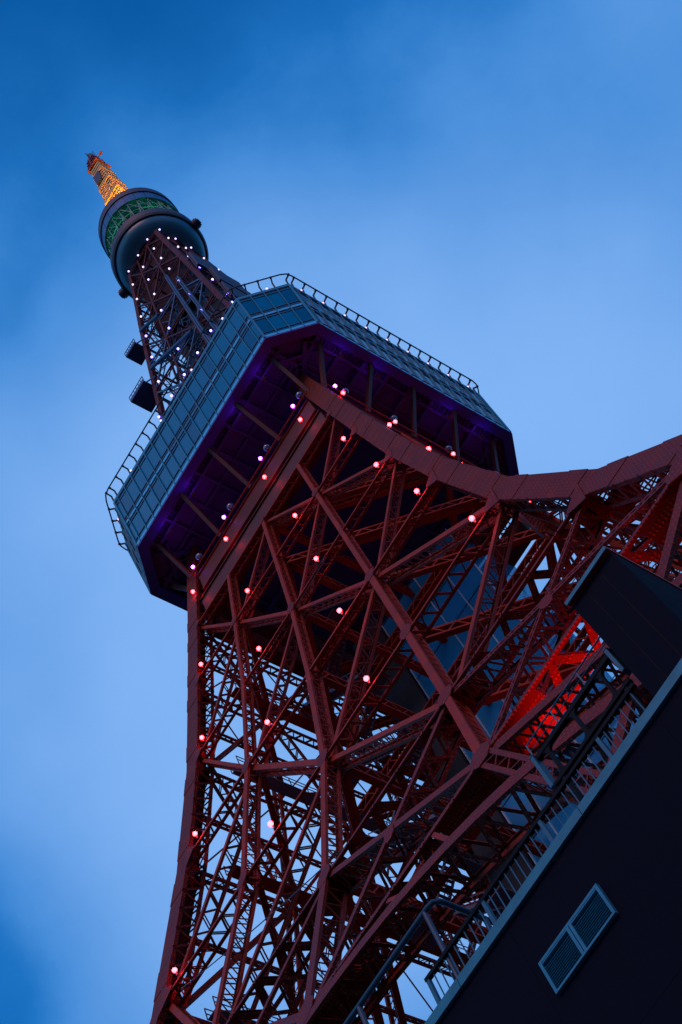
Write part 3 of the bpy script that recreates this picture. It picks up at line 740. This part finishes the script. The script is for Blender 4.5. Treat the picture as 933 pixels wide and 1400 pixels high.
for k in (0, 1):
    R = face(k)
    fname = 'near face' if k == 0 else 'right-hand face'
    pn = posn if k == 0 else posr
    for L in (1, 2, 3, 4):
        for j, xr in enumerate((-.80, -.27, .27, .80)):
            xr = xr*(1+.012*L if abs(xr) > .5 else 1); z = ZL[L]
            p = fp(k, xr*WL[L], z+.14, .04)
            lamp('strut_lamp', p, UPV, R @ V((0, -1, 0)), 'bulb_pink', 0.165, 'pink lamp on the %s cross strut, %s, %s' % (ordn[L-1], fname, pn[j]), 'pink lamps on the tower face')
    for j, x in enumerate((-10.2, -4.4, 2.3, 8.4)):
        p = R @ V((x, -wz(132.3)-.25, 132.2)); 
        lamp('girder_lamp', p, UPV, R @ V((0, -1, 0)), 'bulb_pink', 0.17, 'pink lamp on ring girder under deck, %s, %s' % (fname, pn[j]), 'pink lamps on the ring girder')
    for j, x in enumerate((-9.4, -3.8, 2.7, 8.4)):
        p = R @ V((x, -11.75, 136.5)); 
        if k == 0 or j == 0: lamp('violet_lamp', p, UPV, R @ V((0, -1, 0)), 'bulb_violet', 0.17, 'violet lamp on pipe under deck, %s, %s' % (fname, pn[j]), 'violet lamps under the deck')
        root = empty('globe_lamp', None, R @ V((x+1.15, -11.85, 136.5)))
        tag(root, 'unlit grey globe on pipe under deck, %s, %s' % (fname, pn[j]), 'lamp', 'unlit globes under the deck')
        o = MB(); o.lathe([(0, -.38), (.27, -.28), (.38, 0), (.27, .28), (0, .38)], 14, (0, 0, .5)); o.build('globe', 'globe', root, True)
        o = MB(); o.lathe([(0, 0), (.16, 0), (.16, .2), (0, .2)], 10); o.build('lamp_base', 'lamp_body', root)
    rows = [241.7, 233.9, 225.85, 217.2, 208.2, 199.15, 189.45, 180.3, 171.0]
    for ri, z in enumerate(rows):
        w = wz(z)
        xs = [-.85+.05*min(ri, 2)/2, -.16, .52+.012*ri] if ri < 7 else [-.98, -.61, -.24, .14, .52]
        for j, xr in enumerate(xs):
            if ri == 8 and k == 0: continue
            p = fp(k, xr*w, z-.5, .12)
            lamp('shaft_lamp', p, UPV, R @ V((0, -1, 0)), 'bulb_white' if ri < 4 else 'bulb_blue', 0.145, 'white lamp, upper shaft %s, %s row below round deck, %s from %s' % (fname, ordn[ri], ordn[j], 'left edge' if k == 0 else 'near corner'), 'white lamps on the upper shaft')
# violet flood lamps washing the deck rim
for k in (0, 1):
    R = face(k)
    for j, x in enumerate((-8.6, -4.3, 0, 4.3, 8.6)):
        p = R @ V((x, -BB+1.5, ZB-1.35)); sx = R @ V((1, 0, 0)); sy = R @ V((0, 1, 0))
        o = MB(); o.bar(p-V((0, 0, .14)), p, .5, .3, sx, sy); o.rod(p-V((0, 0, .05))+sy*.1, p+V((0, 0, 1.6))+sy*.6, .06); o.build('rim_lamp', 'lamp_body', deck)
        o = MB(); o.bar(p, p+V((0, 0, .02)), .42, .24, sx, sy); o.build('rim_lamp_lens', 'flood_violet', deck)
# red floodlights inside the near leg
def flood(p, aim, label, s=0.45, m='flood_red'):
    root = empty('floodlight', None, p); tag(root, label, 'floodlight', 'red floodlights in the frame')
    ax = (V(aim)-V(p)).normalized(); ref = V((0, 0, 1)) if abs(ax.z) < .9 else V((1, 0, 0)); sd = ax.cross(ref).normalized(); ou = sd.cross(ax)
    o = MB(); o.bar(ax*-.3, ax*.1, s*1.25, s, sd, ou); o.rod(V((0, 0, 0)), V((0, 0, -.8)), .1); o.build('housing', 'lamp_body', root)
    o = MB(); o.bar(ax*.1, ax*.13, s*1.1, s*.86, sd, ou); o.build('lens', m, root)
    return root
flood((16.3, -28.3, 52.4), (16.6, -28.6, 55.4), 'red floodlight under the lowest laced strut of the near face')
flood((18.6, -28.2, 52.2), (18.7, -28.6, 55.4), 'red floodlight under the laced strut, beside the low end of the gantry')
flood((21.6, -28.2, 52.2), (21.7, -28.6, 55.4), 'red floodlight under the laced strut, beside the high end of the gantry')
flood((26.6, -24.5, 56.2), (26.0, -26.0, 60.0), 'red floodlight low inside the curved near column', m='flood_red_dim')
flood((27.4, -19.0, 56.5), (27.6, -21.0, 62.0), 'red floodlight among the struts behind the roof housing', m='flood_red_dim')

# ------------------------------------------------------------------ building in front
YF, HR = -50.8, 20.98
bld = empty('foot_building', None, (30, YF, 0))
tag(bld, 'dark flat-roofed building with metal coping in front of the tower', 'building')
def add(mb, name, m, parent):
    for i, p in enumerate(mb.v): mb.v[i] = V(p)-V((30, YF, 0))
    return mb.build(name, m, parent)
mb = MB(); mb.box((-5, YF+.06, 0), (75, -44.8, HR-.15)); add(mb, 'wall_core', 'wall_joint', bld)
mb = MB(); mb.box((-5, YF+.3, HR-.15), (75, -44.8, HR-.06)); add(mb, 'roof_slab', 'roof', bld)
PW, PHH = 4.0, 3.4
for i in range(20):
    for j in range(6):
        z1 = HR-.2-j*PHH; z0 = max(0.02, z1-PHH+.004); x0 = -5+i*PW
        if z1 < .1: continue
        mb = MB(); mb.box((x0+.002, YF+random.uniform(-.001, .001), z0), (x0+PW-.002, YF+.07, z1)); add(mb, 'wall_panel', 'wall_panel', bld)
for i in range(24):
    x0 = -5+i*3.35; x1 = min(75, x0+3.35)
    if x0 >= 75: break
    mb = MB(); x1 -= .012
    mb.box((x0, YF-.07, HR-.2), (x1, YF+.42, HR)); mb.box((x0+.02, YF-.05, HR), (x1-.02, YF+.4, HR+.035)); add(mb, 'coping', 'coping', bld)
# louvre
lv = empty('louvre', bld, (0, 0, 0))
X0, X1, Z0, Z1 = 23.18, 24.68, 18.95, 19.64; xm = (X0+X1)/2; yl = YF-.004
for (a, b) in (((X0, Z1-.05), (X1, Z1)), ((X0, Z0), (X1, Z0+.04)), ((X0, Z0+.04), (X0+.05, Z1-.05)), ((X1-.05, Z0+.04), (X1, Z1-.05)), ((xm-.06, Z0+.04), (xm-.008, Z1-.05)), ((xm+.008, Z0+.04), (xm+.06, Z1-.05)), ((X0+.05, Z1-.085), (xm-.06, Z1-.062)), ((xm+.06, Z1-.085), (X1-.05, Z1-.062))):
    mb = MB(); mb.box((a[0], yl-.07, a[1]), (b[0], yl, b[1])); add(mb, 'louvre_frame', 'louvre', lv)
mb = MB(); mb.box((X0+.03, yl-.008, Z0+.03), (X1-.03, yl-.002, Z1-.03)); add(mb, 'louvre_back', 'wall_joint', lv)
for hx in ((X0+.05, xm-.06), (xm+.06, X1-.05)):
    for i in range(11):
        z = Z0+.06+i*.046
        mb = MB(); mb.prism([(hx[0], yl-.06, z), (hx[1], yl-.06, z), (hx[1], yl-.012, z+.028), (hx[0], yl-.012, z+.028)], V((0, -.5, .86)), .008); add(mb, 'louvre_slat', 'louvre', lv)

# roof railing
rl = empty('roof_railing', None, (24, -50.4, HR))
tag(rl, 'teal picket railing along the roof edge of the dark building', 'railing')
def addr(mb, name, m, parent, off):
    for i, p in enumerate(mb.v): mb.v[i] = V(p)-V(off)
    return mb.build(name, m, parent)
yr = -50.36; RO = (24, -50.4, HR)
mb = MB(); mb.box((20.9, yr-.04, 22.18), (26.95, yr+.04, 22.26)); addr(mb, 'top_rail', 'gantry', rl, RO)
mb = MB(); mb.box((20.9, yr-.025, 21.12), (26.95, yr+.025, 21.17)); addr(mb, 'bottom_rail', 'rail_teal', rl, RO)
x = 20.95; n = 0
while x < 26.9:
    if n % 11 == 0:
        mb = MB(); mb.box((x-.035, yr-.035, HR-.03), (x+.035, yr+.035, 22.18)); addr(mb, 'post', 'rail_teal', rl, RO)
    else:
        mb = MB(); mb.box((x-.009, yr-.009, 21.17), (x+.009, yr+.009, 22.18)); addr(mb, 'picket', 'rail_teal', rl, RO)
    x += .15; n += 1
# lower stretch of railing behind the pipe frame
r2_ = empty('stair_railing', None, (20, -49.9, HR)); tag(r2_, 'short blue picket railing behind the bent pipe guard', 'railing')
RO2 = (20, -49.9, HR)
for i in range(34):
    xx = 17.2+i*.125; mb = MB(); mb.box((xx-.012, -49.912, HR-.03), (xx+.012, -49.888, 22.0)); addr(mb, 'picket', 'rail_teal', r2_, RO2)
mb = MB(); mb.box((17.1, -49.94, 22.0), (21.45, -49.86, 22.08)); addr(mb, 'top_rail', 'rail_dark', r2_, RO2)

# bent pipe guard
pg = empty('pipe_guard', None, (21, -50.3, HR)); tag(pg, 'thick bent blue pipe guard standing on the roof edge', 'guard rail'); RO3 = (21, -50.3, HR)
mb = MB(); mb.tube([(16.0, -50.3, 23.46), (21.55, -50.3, 23.43), (21.68, -50.29, 23.42), (21.75, -50.2, 23.41), (21.76, -50.05, 23.41), (21.76, -48.6, 23.41)], .055, 12); addr(mb, 'top_pipe', 'pipe_blue', pg, RO3)
for xx in (21.45, 19.35, 17.25):
    mb = MB(); mb.tube([(xx, -50.3, HR-.03), (xx, -50.3, 23.42)], .05, 10); addr(mb, 'post', 'pipe_blue', pg, RO3)
mb = MB(); mb.tube([(21.76, -49.2, HR-.03), (21.76, -49.2, 23.4)], .05, 10); addr(mb, 'post', 'pipe_blue', pg, RO3)

# maintenance gantry: dark frame with rounded openings and teal end plates
ga = empty('roof_gantry', None, (25.7, -50, HR)); tag(ga, 'dark steel gantry with teal end plates above the roof railing', 'gantry'); RO4 = (25.7, -50, HR)
gy = -50.0
mb = MB(); mb.box((24.7, gy-.05, 23.62), (26.84, gy+.05, 23.72)); mb.box((24.7, gy-.05, 22.8), (26.84, gy+.05, 22.88))
for xx in (24.95, 25.7, 26.5): 
    mb.box((xx-.03, gy-.04, 22.88), (xx+.03, gy+.04, 23.62))
    for s in (-1, 1):
        for (zz, q) in ((23.62, -1), (22.88, 1)):
            mb.prism([(xx+s*.03, gy-.035, zz), (xx+s*.16, gy-.035, zz), (xx+s*.08, gy-.035, zz+q*.04), (xx+s*.05, gy-.035, zz+q*.08), (xx+s*.03, gy-.035, zz+q*.15)], V((0, -1, 0)), .07)
for xx in (24.9, 26.7): mb.box((xx-.04, gy-.06, HR-.06), (xx+.04, gy+.06, 22.75))
addr(mb, 'gantry_frame', 'gantry', ga, RO4)
for (xx, zb_, zt_) in ((24.66, 22.8, 23.72), (26.88, 23.02, 23.74)):
    mb = MB(); mb.box((xx-.035, gy-.1, zb_), (xx+.035, gy+.08, zt_)); mb.box((xx-.05, gy-.11, zt_), (xx+.05, gy+.09, zt_+.02)); addr(mb, 'end_plate', 'rail_teal', ga, RO4)
mb = MB(); mb.tube([(24.66, gy, 24.15), (26.98, gy, 24.2)], .016, 8); mb.tube([(24.66, gy, 23.95), (26.98, gy, 23.98)], .01, 6)
for xx in (24.66, 25.4, 26.2): mb.tube([(xx, gy, 23.74), (xx, gy, 24.16)], .016, 6)
addr(mb, 'guard_wire', 'rail_teal', ga, RO4)

# roof housing (tall dark box)
rh = empty('roof_housing', None, (27.6, -49.2, HR)); tag(rh, 'tall dark box housing with teal top trim on the roof', 'housing'); RO5 = (27.6, -49.2, HR)
hx0, hx1, hy0, hy1, hz = 27.0, 28.16, -50.2, -47.6, 25.12
mb = MB(); mb.box((hx0+.02, hy0+.02, HR-.06), (hx1-.02, hy1, hz-.06)); addr(mb, 'housing_core', 'wall_joint', rh, RO5)
for (a, b) in ((hx0, 27.36), (27.37, 27.76), (27.77, hx1)):
    mb = MB(); mb.box((a, hy0, HR-.03), (b-.006, hy0+.03, hz-.07)); addr(mb, 'front_panel', 'wall_panel', rh, RO5)
for (a, b) in ((hy0+.04, -49.4), (-49.39, -48.5), (-48.49, hy1)):
    mb = MB(); mb.box((hx1-.03, a, HR-.03), (hx1, b-.006, hz-.07)); addr(mb, 'side_panel', 'wall_panel', rh, RO5)
    mb = MB(); mb.box((hx0, a, HR-.03), (hx0+.03, b-.006, hz-.07)); addr(mb, 'side_panel', 'wall_panel', rh, RO5)
mb = MB(); mb.box((hx0-.02, hy0-.09, hz), (hx1+.02, hy1+.02, hz+.05)); addr(mb, 'top_sheet', 'mast_red', rh, RO5)
mb = MB(); mb.box((hx0-.03, hy0-.12, hz-.05), (hx1+.01, hy0-.09, hz+.055)); addr(mb, 'top_trim', 'coping', rh, RO5)
